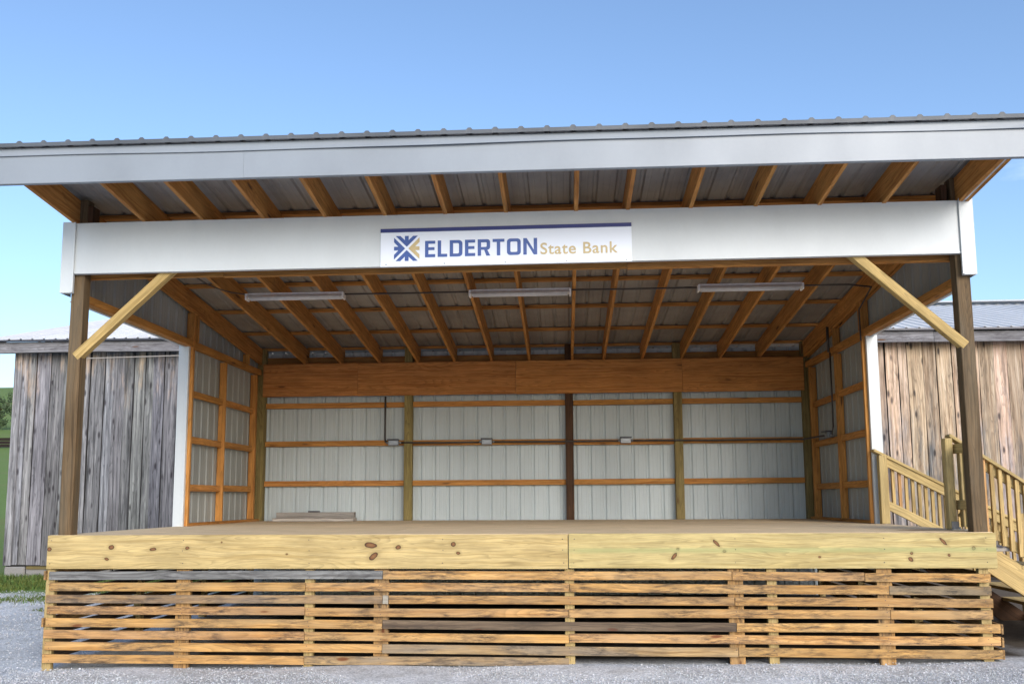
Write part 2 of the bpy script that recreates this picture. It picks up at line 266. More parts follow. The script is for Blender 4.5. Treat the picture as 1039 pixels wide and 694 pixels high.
# ------------------------------------------------------------------ mesh builder
class MB:
    def __init__(s): s.v=[];s.f=[];s.uv=[];s.t=[]
    def face(s,pts,uvs=None,t=1.0):
        i=len(s.v); s.v+= [Vector(p) for p in pts]; s.f.append(tuple(range(i,i+len(pts))))
        s.uv.append(uvs or [(p[0],p[2]) for p in pts]); s.t.append(t if isinstance(t,tuple) else (t,t,t))
    def quads(s,vs,fs,uvs,t):
        i=len(s.v); s.v+=[Vector(p) for p in vs]
        for f,u in zip(fs,uvs): s.f.append(tuple(k+i for k in f)); s.uv.append(u); s.t.append(t if isinstance(t,tuple) else (t,t,t))
    def beam(s,p0,p1,w,h,side=None,t=None,n=1,warp=0.,end0=None,end1=None,tv=.10):
        """box from p0 to p1; w = width along `side`, h = the other way; centred on the axis"""
        p0=Vector(p0);p1=Vector(p1);d=(p1-p0);Ln=d.length;d.normalize()
        side=Vector(side) if side is not None else (Vector((0,1,0)) if abs(d.y)<.9 else Vector((1,0,0)))
        side=(side-d*side.dot(d)).normalized(); o=d.cross(side).normalized()
        if t is None:
            k=1+random.uniform(-tv,tv); t=(k,k*(1+random.uniform(-.03,.02)),k*(1+random.uniform(-.06,.04)))
        rings=[];ph=[random.uniform(0,6) for _ in range(4)]
        for i in range(n+1):
            a=i/n; c=p0+d*(Ln*a)
            if warp: c=c+o*warp*math.sin(a*5+ph[0])+side*warp*.5*math.sin(a*7+ph[1])
            ww=w; hh=h*(1+ (warp*3*math.sin(a*9+ph[2]) if warp else 0))
            rings.append([c+side*ww/2+o*hh/2,c-side*ww/2+o*hh/2,c-side*ww/2-o*hh/2,c+side*ww/2-o*hh/2])
        vs=[p for r in rings for p in r]; fs=[];us=[]; ou,ov=random.uniform(0,60),random.uniform(0,60)
        vv=[0,w,w+h,2*w+h,2*w+2*h]
        for i in range(n):
            b=i*4;u0=ou+Ln*i/n;u1=ou+Ln*(i+1)/n
            for k in range(4):
                k2=(k+1)%4; fs.append((b+k,b+k2,b+4+k2,b+4+k)); us.append([(u0,ov+vv[k]),(u0,ov+vv[k+1]),(u1,ov+vv[k+1]),(u1,ov+vv[k])])
        e=4*n; fs.append((3,2,1,0)); us.append([(ou,ov),(ou+.02,ov),(ou+.02,ov+h),(ou,ov+h)])
        fs.append((e,e+1,e+2,e+3)); us.append([(ou,ov),(ou+.02,ov),(ou+.02,ov+h),(ou,ov+h)])
        s.quads(vs,fs,us,t); return s
    def box(s,a,b,t=1.0,axis=None):
        """axis aligned box a..b with the grain along its longest side"""
        a=Vector(a);b=Vector(b);sz=b-a;ax=axis if axis is not None else max(range(3),key=lambda i:abs(sz[i]))
        c=(a+b)/2;p0=c.copy();p1=c.copy();p0[ax]=a[ax];p1[ax]=b[ax]
        sd=[0,0,0];o=[i for i in range(3) if i!=ax];sd[o[0]]=1
        d=Vector([1 if i==ax else 0 for i in range(3)]);side=Vector(sd)
        return s.beam(p0,p1,abs(sz[o[0]]),abs(sz[o[1]]),side,t)
    def tube(s,pts,r,n=8,t=1.0):
        pts=[Vector(p) for p in pts]; rings=[]
        for i,p in enumerate(pts):
            d=(pts[min(i+1,len(pts)-1)]-pts[max(i-1,0)]).normalized()
            a=d.cross(Vector((0,0,1))) if abs(d.z)<.9 else d.cross(Vector((1,0,0))); a.normalize(); b=d.cross(a)
            rr=r[i] if isinstance(r,(list,tuple)) else r
            rings.append([p+(a*math.cos(6.2832*k/n)+b*math.sin(6.2832*k/n))*rr for k in range(n)])
        vs=[q for rg in rings for q in rg];fs=[];us=[]
        for i in range(len(pts)-1):
            for k in range(n):
                k2=(k+1)%n; fs.append((i*n+k,i*n+k2,(i+1)*n+k2,(i+1)*n+k)); us.append([(i*.3,k/n),(i*.3,(k+1)/n),(i*.3+.3,(k+1)/n),(i*.3+.3,k/n)])
        fs.append(tuple(range(n-1,-1,-1)));us.append([(0,0)]*n); e=(len(pts)-1)*n; fs.append(tuple(range(e,e+n)));us.append([(0,0)]*n)
        s.quads(vs,fs,us,t); return s
    def prism(s,poly,y0,y1,t=1.0):
        """xz polygon extruded between y0 (front, nearest the camera) and y1"""
        n=len(poly); vs=[(x,y0,z) for x,z in poly]+[(x,y1,z) for x,z in poly]
        fs=[tuple(range(n)),tuple(range(2*n-1,n-1,-1))]+[(i,i+n,(i+1)%n+n,(i+1)%n) for i in range(n)]
        s.quads(vs,fs,[[(0,0)]*len(f) for f in fs],t); return s
    def build(s,name,mat,parent=None,label=None,bevel=0.,origin=None,zoff=Z0,smooth=False):
        org=Vector(origin) if origin is not None else (Vector(parent['_o']) if parent is not None and '_o' in parent else Vector((0,0,0)))
        me=bpy.data.meshes.new(name); me.from_pydata([tuple(p+Vector((0,0,zoff))-org) for p in s.v],[],s.f)
        uv=me.uv_layers.new(name='UVMap'); flat=[c for u in s.uv for q in u for c in q]; uv.data.foreach_set('uv',flat)
        ca=me.color_attributes.new('tint','FLOAT_COLOR','CORNER'); fl=[]
        for f,t in zip(s.f,s.t): fl+= [t[0],t[1],t[2],1.0]*len(f)
        ca.data.foreach_set('color',fl)
        me.materials.append(MAT[mat] if isinstance(mat,str) else mat); me.update()
        if smooth: me.polygons.foreach_set('use_smooth',[True]*len(me.polygons))
        o=bpy.data.objects.new(name,me); COL.objects.link(o)
        if parent is not None: o.parent=parent
        else: o.location=org
        if label: o['label']=label
        if bevel:
            w=o.modifiers.new('edge','BEVEL'); w.width=bevel; w.segments=1; w.limit_method='ANGLE'
        o['_o']=tuple(org) if parent is not None else tuple(org)
        return o
def thing(name,label,cat,loc,group=None):
    """Empty at the thing's base (world metres); its parts are built in world metres"""
    o=bpy.data.objects.new(name,None); COL.objects.link(o); o.location=loc; o['_o']=tuple(loc); o['label']=label; o['category']=cat
    o.empty_display_size=.3
    if group: o['group']=group
    return o
def tag(o,label,cat,group=None,kind=None):
    if label:o['label']=label
    if cat:o['category']=cat
    if group:o['group']=group
    if kind:o['kind']=kind
    return o
def ground_z(x,y):
    """height of the ground, deck relative"""
    z=-1.217+.0115*max(-6,min(7,x))
    t=max(0,y-4.5); z+= .055*min(t,3.5)*max(0,min(1,(4-x)/8)) 
    t=max(0,y-12); t2=min(t,260)
    z+= .085*t2+.00025*t2*t2
    return z
# ------------------------------------------------------------------ ground
def build_ground():
    def axis(lo,hi,fine0,fine1,st):
        a=[];x=fine0
        while x<=fine1+1e-6: a.append(x); x+=st
        s=st*1.5;x=a[-1]
        while x<hi: x+=s; s*=1.35; a.append(min(x,hi))
        s=st*1.5;x=a[0];b=[]
        while x>lo: x-=s; s*=1.35; b.append(max(x,lo))
        return b[::-1]+a
    xs=axis(-1500,1500,-12,9,.15); ys=axis(-1200,1500,-4,10,.15)
    rnd=random.Random(4)
    ph=[(rnd.uniform(.5,2.6),rnd.uniform(.5,2.6),rnd.uniform(0,6)) for _ in range(9)]
    b=MB()
    vs=[]
    for y in ys:
        for x in xs:
            h=sum(math.sin(a*x+c*y+p) for a,c,p in ph)/9*.02
            h+= .012*math.sin(3.1*x+1.3*math.sin(2*y))*math.exp(-(y+.2)**2*4)
            vs.append(Vector((x,y,ground_z(x,y)+h)))
    nx=len(xs); fs=[(j*nx+i,j*nx+i+1,(j+1)*nx+i+1,(j+1)*nx+i) for j in range(len(ys)-1) for i in range(nx-1)]
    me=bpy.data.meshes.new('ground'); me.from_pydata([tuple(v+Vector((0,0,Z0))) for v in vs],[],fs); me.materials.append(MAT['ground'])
    me.polygons.foreach_set('use_smooth',[True]*len(me.polygons)); o=bpy.data.objects.new('ground',me); COL.objects.link(o); o['kind']='structure'
    return o
GROUND=build_ground()

# ------------------------------------------------------------------ corrugated sheet: profile along `a`, ribs every 9 inches
PITCH=.2286
def sheet(b,fn,a0,a1,c0,c1,hgt=.019,minor=True,start=0.,t=1.,nc=1):
    """fn(a,c,h)->point; a runs across the ribs, c along them, h = rib height"""
    prof=[]; k=math.floor((a0-start)/PITCH)-1
    while start+k*PITCH<a1+PITCH:
        o=start+k*PITCH
        prof+= [(o-.030,0),(o-.012,hgt),(o+.012,hgt),(o+.030,0)]
        if minor:
            for m in (.078,.150): prof+=[(o+m-.012,0),(o+m-.006,.0025),(o+m+.006,.0025),(o+m+.012,0)]
        k+=1
    prof=[p for p in prof if a0<p[0]<a1]; prof=[(a0,0)]+prof+[(a1,0)]
    pr=random.Random(int(start*100)+7); tone={}
    for (x0,h0),(x1,h1) in zip(prof[:-1],prof[1:]):
        kk=math.floor((x0-start+.02)/(PITCH*4)); t=tone.setdefault(kk,pr.uniform(.92,1.04))
        for j in range(nc):
            ca=c0 if not callable(c0) else None
            def cc(fr,x):
                lo=c0(x) if callable(c0) else c0; hi=c1(x) if callable(c1) else c1
                return lo+(hi-lo)*fr
            f0=j/nc;f1=(j+1)/nc
            b.face([fn(x0,cc(f0,x0),h0),fn(x1,cc(f0,x1),h1),fn(x1,cc(f1,x1),h1),fn(x0,cc(f1,x0),h0)],t=t)
def solid(o,th):
    m=o.modifiers.new('gauge','SOLIDIFY'); m.thickness=th; m.offset=0

# ------------------------------------------------------------------ the stage pavilion
ST=thing('stage_pavilion','open-fronted wooden performance stage with slat skirt, white header and lean-to metal roof','stage',(0,0,0))
XO=4.5
def rb(y): return 3.13-.105*y          # underside of the rafters (deck relative)
RD=.262                                 # rafter depth
def roofz(y): return rb(y)+RD+.040
# deck
b=MB()
xs=[-4.49,-3.66,-1.22,1.22,3.66,4.49]
ys=[.012,1.22,2.44,3.66,4.88,5.80]
for i in range(5):
    for j in range(5):
        b.box((xs[i]+.0015,ys[j]+.0015,-.022),(xs[i+1]-.0015,ys[j+1]-.0015,0),t=(random.uniform(.93,1.05),)*3,axis=0)
b.build('deck_floor','deck',ST)
# rim boards
for x0,x1,zz in ((-4.482,.576,0),(.582,4.492,0)):
    b=MB(); b.beam((x0,-.019,-.160),(x1,-.019,-.166),.038,.322,(0,1,0),t=(1.0,1.0,1.0) if x0<0 else (.97,1.02,1.0),n=8,warp=.0012)
    b.build('rim_board','rim',ST,bevel=.004)
for s in (-1,1):
    b=MB(); b.beam((s*4.471,.003,-.185),(s*4.471,5.8,-.185),.038,.30,(1,0,0)); b.build('rim_board','treated',ST,bevel=.004)
for k in range(14):                     # joists under the floor
    x=-4.1+k*.631
    b=MB(); b.beam((x,.003,-.14),(x,5.78,-.14),.038,.235,(1,0,0),t=.7); b.build('joist','treated',ST)
# skirt slats: rows given by their height at the left, the middle and the right
import itertools
rowL=[-.362,-.475,-.590,-.703,-.818,-.930,-1.045,-1.160]
def zrow(i,x):
    """centre height of slat row i: rows spread a little towards the right"""
    zl=(-.387,-.491,-.603,-.713,-.826,-.937,-1.048,-1.164)[i]; zm=(-.386,-.499,-.617,-.734,-.851,-.963,-1.074,-1.177)[i]; zr=(-.411,-.526,-.640,-.745,-.868,-.981,-1.094,-1.20)[i]
    return zl+(zm-zl)*(x+4.4)/4.98 if x<.58 else zm+(zr-zm)*(x-.58)/3.72
def px2x(p):
    '''front-elevation tape measure: slat joint positions along the stage front'''
    t=(p-577)/500.; return .577+t*4.6165-t*t*.157
rows=[ # (end px, material) from the left
 [(389,'slat_grey'),(743,'slat'),(878,'slat'),(1005,'slat')],
 [(311,'slat'),(578,'slat'),(902,'slat'),(1007,'slat_dirty')],
 [(389,'slat_dirty'),(395,'board_grey'),(745,'slat'),(1006,'slat')],
 [(311,'slat'),(577,'slat'),(902,'slat'),(1007,'slat')],
 [(389,'slat'),(746,'slat_brown'),(1012,'slat')],
 [(311,'slat'),(577,'slat'),(1013,'slat')],
 [(389,'slat'),(747,'slat_dirty'),(1014,'slat')],
 [(311,'slat'),(577,'slat_dirty')]]
tintrow=[1.0,.98,.95,.97,1.05,1.1,1.05,1.12]
for i,row in enumerate(rows):
    x=-4.452+.010*math.sin(i*2.3)-.022*(i/7)
    for e,mt in row:
        x1=px2x(e)+(.012*math.sin(i*3.7) if e>1000 else 0)
        k=tintrow[i]*random.uniform(.9,1.08); dz=random.uniform(-.003,.003)
        b=MB(); n=max(2,int((x1-x)/.25))
        b.beam((x+.002,-.0245+random.uniform(-.003,.001),zrow(i,x)+dz),(x1-.002,-.0245,zrow(i,x1)+dz+random.uniform(-.004,.004)),.019,.080+random.uniform(-.003,.002),(0,1,0),n=n,warp=.0022,t=(k,k*random.uniform(.96,1.01),k*random.uniform(.88,1.02)))
        b.build('skirt_slat',mt,ST,bevel=.0025); x=x1
for s in (-1,1):                        # the same slats down both sides
    for i in range(8 if s<0 else 7):
        z=zrow(i,s*4.5); b=MB()
        y0=-.034 if (i in (0,4) and s<0) or (s>0 and i>3) else .01
        xs_=-4.494 if s<0 else (4.435 if i<4 else 4.497); b.beam((xs_,y0,z),(xs_,5.7,z+.02),.019,.086,(1,0,0),n=10,warp=.004,t=.85)
        b.build('skirt_slat',('slat' if i in (0,4) else 'slat_brown') if s<0 else 'slat',ST,bevel=.002)
for p,w,mt in ((47,.09,'treated'),(186,.14,'slat'),(314,.09,'treated'),(387,.14,'slat'),(578,.09,'treated'),(747,.14,'slat'),(784,.09,'treated'),(899,.14,'slat'),(1001,.09,'treated')):
    x=px2x(p); x=max(-4.455,min(4.455,x)); zb=ground_z(x,0)-.06
    b=MB(); b.beam((x,.03,-.33),(x,.03,zb),.055,w,(0,1,0),t=.9); b.build('skirt_post',mt,ST,bevel=.003)
for s in (-1,1):
    for y in (1.9,3.8,5.65):
        b=MB(); b.beam((s*4.47,y,-.33),(s*4.47,y,ground_z(s*4.5,y)-.06),.088,.088,(1,0,0),t=.8); b.build('skirt_post','treated',ST)
NB=MB()
for i in range(8):
    for p in (50,186,314,387,578,747,784,899,1001):
        if i==7 and p>600: continue
        x=max(-4.43,min(4.43,px2x(p)))
        for dx,dz in ((random.uniform(-.02,.0),.022),(random.uniform(0,.02),-.02)):
            NB.tube([(x+dx,-.0335,zrow(i,x)+dz),(x+dx,-.0362,zrow(i,x)+dz)],.0042,6)
for p in (52,186,314,450,572,583,747,899,1004):
    x=px2x(p)
    for dz in (-.05,-.15,-.27): NB.tube([(x+random.uniform(-.01,.01),-.037,dz),(x,-.0395,dz)],.0045,6)
NB.build('nail','steeldark',ST)['kind']='stuff'
# front posts
for s,xc in ((-1,-4.350),(1,4.390)):
    b=MB(); b.beam((xc,.083,-.02),(xc+(.004 if s<0 else -.012),.083,roofz(.08)-.03),.130,.125,(1,0,0),n=6,warp=.002,t=1.)
    b.build('post','treated_old',ST,bevel=.006)
# back posts
for x,mt,w in ((-4.385,'olive',.13),(-1.955,'olive',.13),(.64,'darkpost',.125),(2.367,'olive',.13),(4.39,'olive',.13)):
    b=MB(); b.beam((x,5.745,.002),(x,5.745,roofz(5.745)-.03),w,.13,(1,0,0)); b.build('post',mt,ST,bevel=.004)
# header: wooden plies with a white metal cover
b=MB(); b.beam((-4.41,-.002,2.87),(4.44,-.002,2.885),.03,.50,(0,1,0),t=.8); b.build('header_beam','frame',ST)
for x0,x1 in ((-4.41,-2.9),(-2.897,1.2),(1.203,4.44)):
    b=MB(); b.beam((x0,.185,2.79),(x1,.185,2.80),.038,.40,(0,1,0)); b.build('header_beam','frame',ST,bevel=.003)
b=MB()
zL0,zL1,zR0,zR1=2.605,3.128,2.628,3.146
nseg=12; X0,X1=-4.372,4.362
for i in range(nseg):
    xa=X0+(X1-X0)*i/nseg; xb=X0+(X1-X0)*(i+1)/nseg; fa=i/nseg; fb=(i+1)/nseg
    ya=-.030-.0015*math.sin(i*1.3); yb=-.030-.0015*math.sin((i+1)*1.3)
    za0=zL0+(zR0-zL0)*fa; zb0=zL0+(zR0-zL0)*fb; za1=zL1+(zR1-zL1)*fa; zb1=zL1+(zR1-zL1)*fb
    b.face([(xa,ya,za0),(xb,yb,zb0),(xb,yb,zb1),(xa,ya,za1)])
    b.face([(xa,ya,za0),(xa,.02,za0),(xb,.02,zb0),(xb,yb,zb0)])
    b.face([(xa,ya-.004,za1),(xb,yb-.004,zb1),(xb,.02,zb1),(xa,.02,za1)])
    b.face([(xa,ya-.004,za1-.025),(xb,yb-.004,zb1-.025),(xb,yb-.004,zb1),(xa,ya-.004,za1)])
    b.face([(xa,ya-.004,za0),(xb,yb-.004,zb0),(xb,yb-.004,zb0+.018),(xa,ya-.004,za0+.018)])
b.build('header_cover','white',ST)
# white corner boxes at both ends of the header
for s,xa,xb,z0,z1 in ((-1,-4.497,-4.372,2.408,3.14),(1,4.362,4.486,2.418,3.165)):
    b=MB(); b.box((xa,-.045,z0),(xb,.002,z1)); 
    xin,xout=(xb,xa) if s<0 else (xa,xb)
    b.box((xin-s*.0-.012,-.052,z0+.004),(xin+.012,-.045,z1-.002))
    b.box((xout-.004 if s>0 else xout,.002,z0),(xout if s>0 else xout+.004,.16,z1))
    b.build('corner_trim','white',ST,bevel=.003)
# diagonal braces
for s in (-1,1):
    if s<0: p0,p1=(-4.338,.060,1.768),(-3.36,.060,2.68)
    else: p0,p1=(4.368,.060,1.748),(3.30,.060,2.72)
    b=MB(); b.beam(p0,p1,.088,.088,(0,1,0),t=(1.0,.95,.85)); o=b.build('brace','treated',ST,bevel=.004)
# rafters
rx=[-4.40,-3.66,-3.06,-2.43,-1.80,-1.20,-.595,.01,.70,1.205,1.815,2.44,3.05,3.66,4.375]
for i,x in enumerate(rx):
    b=MB(); y0,y1=-.948,5.84
    xe=x+(.02 if i in (0,) else 0)
    b.beam((xe,y0,rb(y0)+RD/2),(x,y1,rb(y1)+RD/2),.040,RD,(1,0,0),n=4,warp=.002); b.build('rafter','frame',ST,bevel=.003)
b=MB(); b.beam((4.405,-.948,rb(-.948)+.10),(4.405,-.06,rb(-.06)+.10),.018,.20,(1,0,0)); b.build('rake_trim','white',ST)
b=MB(); b.beam((4.436,-.948,rb(-.948)+.115),(4.436,6.0,rb(6.0)+.115),.036,.235,(1,0,0)); b.build('barge_board','frame',ST,bevel=.003)
# purlins lie on the rafters
for y in (-.88,.52,1.61,2.70,3.79,4.88,5.80):
    z=rb(y)+RD+.019
    b=MB(); b.beam((-4.44,y,z),(4.46,y,z),.089,.036,(0,1,0),t=.95)
    b.build('purlin','frame',ST)
# roof sheet
b=MB()
sheet(b,lambda a,c,h:(a,c,roofz(c)+h+.004),-4.62,4.64,-1.035,6.15,start=-.02,nc=3)
o=b.build('roof_sheet','roofsheet',ST); solid(o,.0015)
b=MB()                                  # screw tips coming through beside the purlins
k=-19
while k<20:
    x=-.02+k*PITCH+.05
    if -4.4<x<4.4:
        for y in (.52,1.61,2.70,3.79,4.88):
            for dy in (.056,):
                z=roofz(y)+.003; b.beam((x,y+dy,z),(x,y+dy,z-.030),.018,.018,(1,0,0),t=1.)
    k+=1
b.build('screw_tip','black',ST)['kind']='stuff'
# eave: fascia board cover, flashing, closure
b=MB(); b.box((-4.66,-.992,3.198),(-2.292,-.972,3.50)); b.box((-2.2915,-.992,3.199),(4.66,-.972,3.50))
b.box((-4.66,-.972,3.196),(4.66,-.950,3.208)); b.build('fascia','fascia',ST,bevel=.003)
b=MB(); b.box((-4.62,-.948-.02,3.212),(4.62,-.95,3.45)); b.build('sub_fascia','frame',ST)
b=MB(); n=30
for i in range(n):                      # flashing that bellies slightly off the fascia
    xa=-4.67+9.34*i/n; xb=-4.67+9.34*(i+1)/n
    def lip(x): return .010+.012*max(0,math.sin(x*1.1+2.2))**2+.006*max(0,math.sin(x*.7+.6))
    def zl(x): return 3.452+.006*math.sin(x*.9)+.003*math.sin(x*2.9)
    za,zb=zl(xa),zl(xb)
    b.face([(xa,-.996-lip(xa),za),(xb,-.996-lip(xb),zb),(xb,-.997,3.528),(xa,-.997,3.528)])
    b.face([(xa,-.997,3.528),(xb,-.997,3.528),(xb,-.94,3.524),(xa,-.94,3.524)])
o=b.build('eave_flashing','fascia',ST); solid(o,.002)
b=MB(); sheet(b,lambda a,c,h:(a,-1.037-.004*c,3.532+(h+.030 if c>.5 else -.0)),-4.62,4.64,0,1,start=-.02,minor=False,hgt=.019)
sheet(b,lambda a,c,h:(a,-1.041+c*.45,3.564+h-.105*c*.45),-4.62,4.64,0,1,start=-.02,minor=False,hgt=.019)
o=b.build('roof_edge','roofedge',ST); solid(o,.002)
# gable side trim of the roof
for s in (-1,1):
    b=MB(); b.beam((s*4.50,-.95,rb(-.95)+.20),(s*4.50,6.1,rb(6.1)+.20),.02,.14,(1,0,0)); b.build('rake_trim','white' if s>0 else 'fascia',ST)
# back beam, three lengths
for x0,x1 in ((-4.34,-2.78),(-2.777,-.21),(-.207,2.44),(2.443,4.34)):
    b=MB(); b.beam((x0,5.655,2.268),(x1,5.655,2.272),.045,.535,(0,1,0)); b.build('back_beam','beam',ST,bevel=.002)
# back girts
zs=(1.862,1.235,.60)
bays=[(-4.32,-2.02),(-1.89,.575),(.705,2.30),(2.435,4.32)]
for z in zs:
    for x0,x1 in bays:
        b=MB(); dz=random.uniform(-.008,.008); b.beam((x0,5.77,z+dz),(x1,5.77,z+dz+random.uniform(-.006,.006)),.038,.086,(0,1,0)); b.build('girt','frame',ST,bevel=.003)
b=MB(); b.beam((-4.32,5.79,2.60),(4.32,5.79,2.60),.038,.12,(0,1,0),t=.7); b.build('girt','frame',ST)
# wall sheets
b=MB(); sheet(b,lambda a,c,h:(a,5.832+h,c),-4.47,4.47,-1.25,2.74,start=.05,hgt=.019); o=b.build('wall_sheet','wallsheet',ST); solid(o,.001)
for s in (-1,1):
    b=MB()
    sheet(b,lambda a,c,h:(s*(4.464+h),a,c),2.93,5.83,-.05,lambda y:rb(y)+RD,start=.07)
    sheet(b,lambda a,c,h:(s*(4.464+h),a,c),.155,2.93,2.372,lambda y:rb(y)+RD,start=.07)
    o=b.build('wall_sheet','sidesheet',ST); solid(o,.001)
    # white jamb at the front of the side wall
    b=MB(); b.box((s*4.535,2.86,-.03),(s*4.395,2.905,2.372)); b.box((s*4.535,2.905,-.03),(s*4.525,3.02,2.372)); b.box((s*4.425,2.852,-.02),(s*4.395,2.86,2.37)); b.build('jamb_trim','white',ST,bevel=.003)
    b=MB(); b.box((s*4.46,.155,2.358),(s*4.50,2.90,2.37)); b.build('soffit_trim','white',ST)
    xm=s*4.405
    def stud(y,z0,z1,w=.038,mt='frame',d=.100):
        b=MB(); b.beam((xm,y,z0),(xm,y,z1),d,w,(1,0,0)); b.build('stud',mt,ST,bevel=.003)
    stud(2.932,.002,rb(2.93)-.0,.05); stud(4.10,.04,2.33); stud(5.40,.04,2.33,.06)
    stud(3.06 if s<0 else 3.0,2.45,rb(3.0)); stud(5.02 if s<0 else 4.12,2.45,rb(5.0 if s<0 else 4.12))
    for z in (.50,1.135,1.755):
        for ya,yb in ((2.96,4.08),(4.12,5.37)):
            b=MB(); dz=random.uniform(-.01,.01); b.beam((s*4.41,ya,z+dz),(s*4.41,yb,z+dz),.036,.089,(1,0,0)); b.build('girt','frame',ST,bevel=.003)
    b=MB(); b.beam((s*4.405,.155,2.405),(s*4.405,5.6,2.40),.09,.086,(1,0,0),n=3,warp=.003); b.build('top_plate','frame',ST,bevel=.003)
    b=MB(); b.beam((s*4.40,2.96,.02),(s*4.40,5.66,.02),.09,.036,(1,0,0)); b.build('sill_plate','frame',ST)
    # block beside the front post top, seen between the roof and the header
    b=MB(); b.beam((s*4.25,.083,2.9),(s*4.25,.083,rb(.08)+.20),.05,.135,(1,0,0),t=1.); b.build('post_block','darkpost',ST)

# ------------------------------------------------------------------ sign
sz=2.60+Z0
SG=thing('bank_sign','long white bank sign with navy top stripe mounted on the white header','sign',(0,-.04,sz))
b=MB(); b.prism([(-1.238,2.606),(1.236,2.612),(1.236,2.998),(-1.238,2.990)],-.046,-.040); b.build('panel','signwhite',SG,bevel=.001)
b=MB(); b.prism([(-1.238,2.952),(1.236,2.960),(1.236,2.9985),(-1.238,2.9905)],-.0485,-.0462); b.build('stripe','navy',SG)
def quad_arrow(rot,mat,name):
    P=[(0,.13),(-.87,1),(-.50,1),(-.15,.66),(-.15,1),(.15,1),(.15,.66),(.50,1),(.87,1)]
    c,s_=round(math.cos(rot)),round(math.sin(rot)); cx,cz,r=-.975,2.788,.127
    b=MB(); b.prism([(cx+r*(x*c-z*s_),cz+r*(x*s_+z*c)) for x,z in P][::-1],-.0485,-.0462); return b.build(name,mat,SG)
for k,mt in ((0,'blue'),(1,'blue'),(2,'blue'),(3,'gold')): quad_arrow(k*math.pi/2,mt,'emblem_arrow')
def rrect(x0,z0,x1,z1,rs,n=5):
    """rounded rectangle outline; radii for the corners bl, br, tr, tl"""
    pts=[]
    for (cx,cz,a0),r in zip(((x0,z0,180),(x1,z0,270),(x1,z1,0),(x0,z1,90)),rs):
        sx=1 if cx==x0 else -1; szg=1 if cz==z0 else -1
        for i in range(n+1):
            a=R(a0+90*i/n); pts.append((cx+sx*r+r*math.cos(a),cz+szg*r+r*math.sin(a)))
    return pts
def ring(b,outer,inner,y0,y1):
    n=len(outer)
    for i in range(n):
        j=(i+1)%n; a,c,d,e=outer[i],outer[j],inner[j],inner[i]
        if (Vector(a)-Vector(c)).length<1e-6 and (Vector(d)-Vector(e)).length<1e-6: continue
        b.face([(a[0],y0,a[1]),(c[0],y0,c[1]),(d[0],y0,d[1]),(e[0],y0,e[1])])
        b.face([(a[0],y0,a[1]),(a[0],y1,a[1]),(c[0],y1,c[1]),(c[0],y0,c[1])])
        b.face([(e[0],y0,e[1]),(d[0],y0,d[1]),(d[0],y1,d[1]),(e[0],y1,e[1])])
def word_elderton():
    H=.166; st=.205; x=-.793; z=2.694; y0,y1=-.0485,-.0462
    for ch,w in zip('ELDERTON',(.61,.57,.76,.61,.74,.70,.82,.82)):
        b=MB()
        def rc(a,c,d,e): b.prism([(x+a*H,z+c*H),(x+d*H,z+c*H),(x+d*H,z+e*H),(x+a*H,z+e*H)],y0,y1)
        def P(pts): b.prism([(x+p[0]*H,z+p[1]*H) for p in pts],y0,y1)
        def RG(o,i): ring(b,[(x+p[0]*H,z+p[1]*H) for p in o],[(x+p[0]*H,z+p[1]*H) for p in i],y0,y1)
        if ch=='E': rc(0,0,st,1); rc(st,0,w,st*.9); rc(st,.43,w*.93,.43+st*.85); rc(st,1-st*.9,w,1)
        if ch=='L': rc(0,0,st,1); rc(st,0,w,st*.9)
        if ch=='D': RG(rrect(0,0,w,1,(.001,.22,.22,.001)),rrect(st,st*.9,w-st,1-st*.9,(.001,.08,.08,.001)))
        if ch=='O': RG(rrect(0,0,w,1,(.2,.2,.2,.2)),rrect(st,st*.9,w-st,1-st*.9,(.07,.07,.07,.07)))
        if ch=='R':
            RG(rrect(0,.36,w,1,(.001,.17,.17,.001)),rrect(st,.36+st*.85,w-st,1-st*.9,(.001,.06,.06,.001)))
            rc(0,0,st,.36); P([(w-st*1.12,0),(w+.01,0),(w-st*.8,.36),(w-st*1.75,.36)])
        if ch=='T': rc(0,1-st*.9,w,1); rc(w/2-st/2,0,w/2+st/2,1-st*.9)
        if ch=='N': rc(0,0,st,1); rc(w-st,0,w,1); P([(st,.70),(w-st,.0),(w-st,.30),(st,1.0)])
        b.build('letter','blue',SG); x+=(w+.148)*H; z+=.0008
word_elderton()
def text_mesh(txt,size):
    cu=bpy.data.curves.new('t','FONT'); cu.body=txt; cu.size=size; cu.extrude=.001; cu.offset=size*.015; cu.space_character=1.08
    to=bpy.data.objects.new('t',cu); COL.objects.link(to)
    bpy.context.view_layer.update(); dg=bpy.context.evaluated_depsgraph_get()
    me=bpy.data.meshes.new_from_object(to.evaluated_get(dg)); bpy.data.objects.remove(to)
    xs=[v.co.x for v in me.vertices]; return me,(min(xs),max(xs))
def text_part(txt,x,z,size,mat,parent,y,width):
    tot=text_mesh(txt,size)[1]; k=width/(tot[1]-tot[0]); org=Vector(parent['_o'])
    for i,ch in enumerate(txt):
        if ch==' ': continue
        me,(lo,hi)=text_mesh(ch,size); end=text_mesh(txt[:i+1],size)[1][1]
        for v in me.vertices:
            v.co=Vector((x+(v.co.x-hi+end-tot[0])*k,y-v.co.z,z+v.co.y+Z0))-org
        me.materials.clear(); me.materials.append(MAT[mat]); o=bpy.data.objects.new('letter',me); COL.objects.link(o); o.parent=parent
text_part('State Bank',.345,2.702,.160,'gold',SG,-.0475,width=.755)
for x in (-1.18,-.6,0,.6,1.18):         # fixing screws along the lower edge
    b=MB(); b.tube([(x,-.0465,2.628),(x,-.050,2.628)],.006,8); b.build('screw','steel',SG)

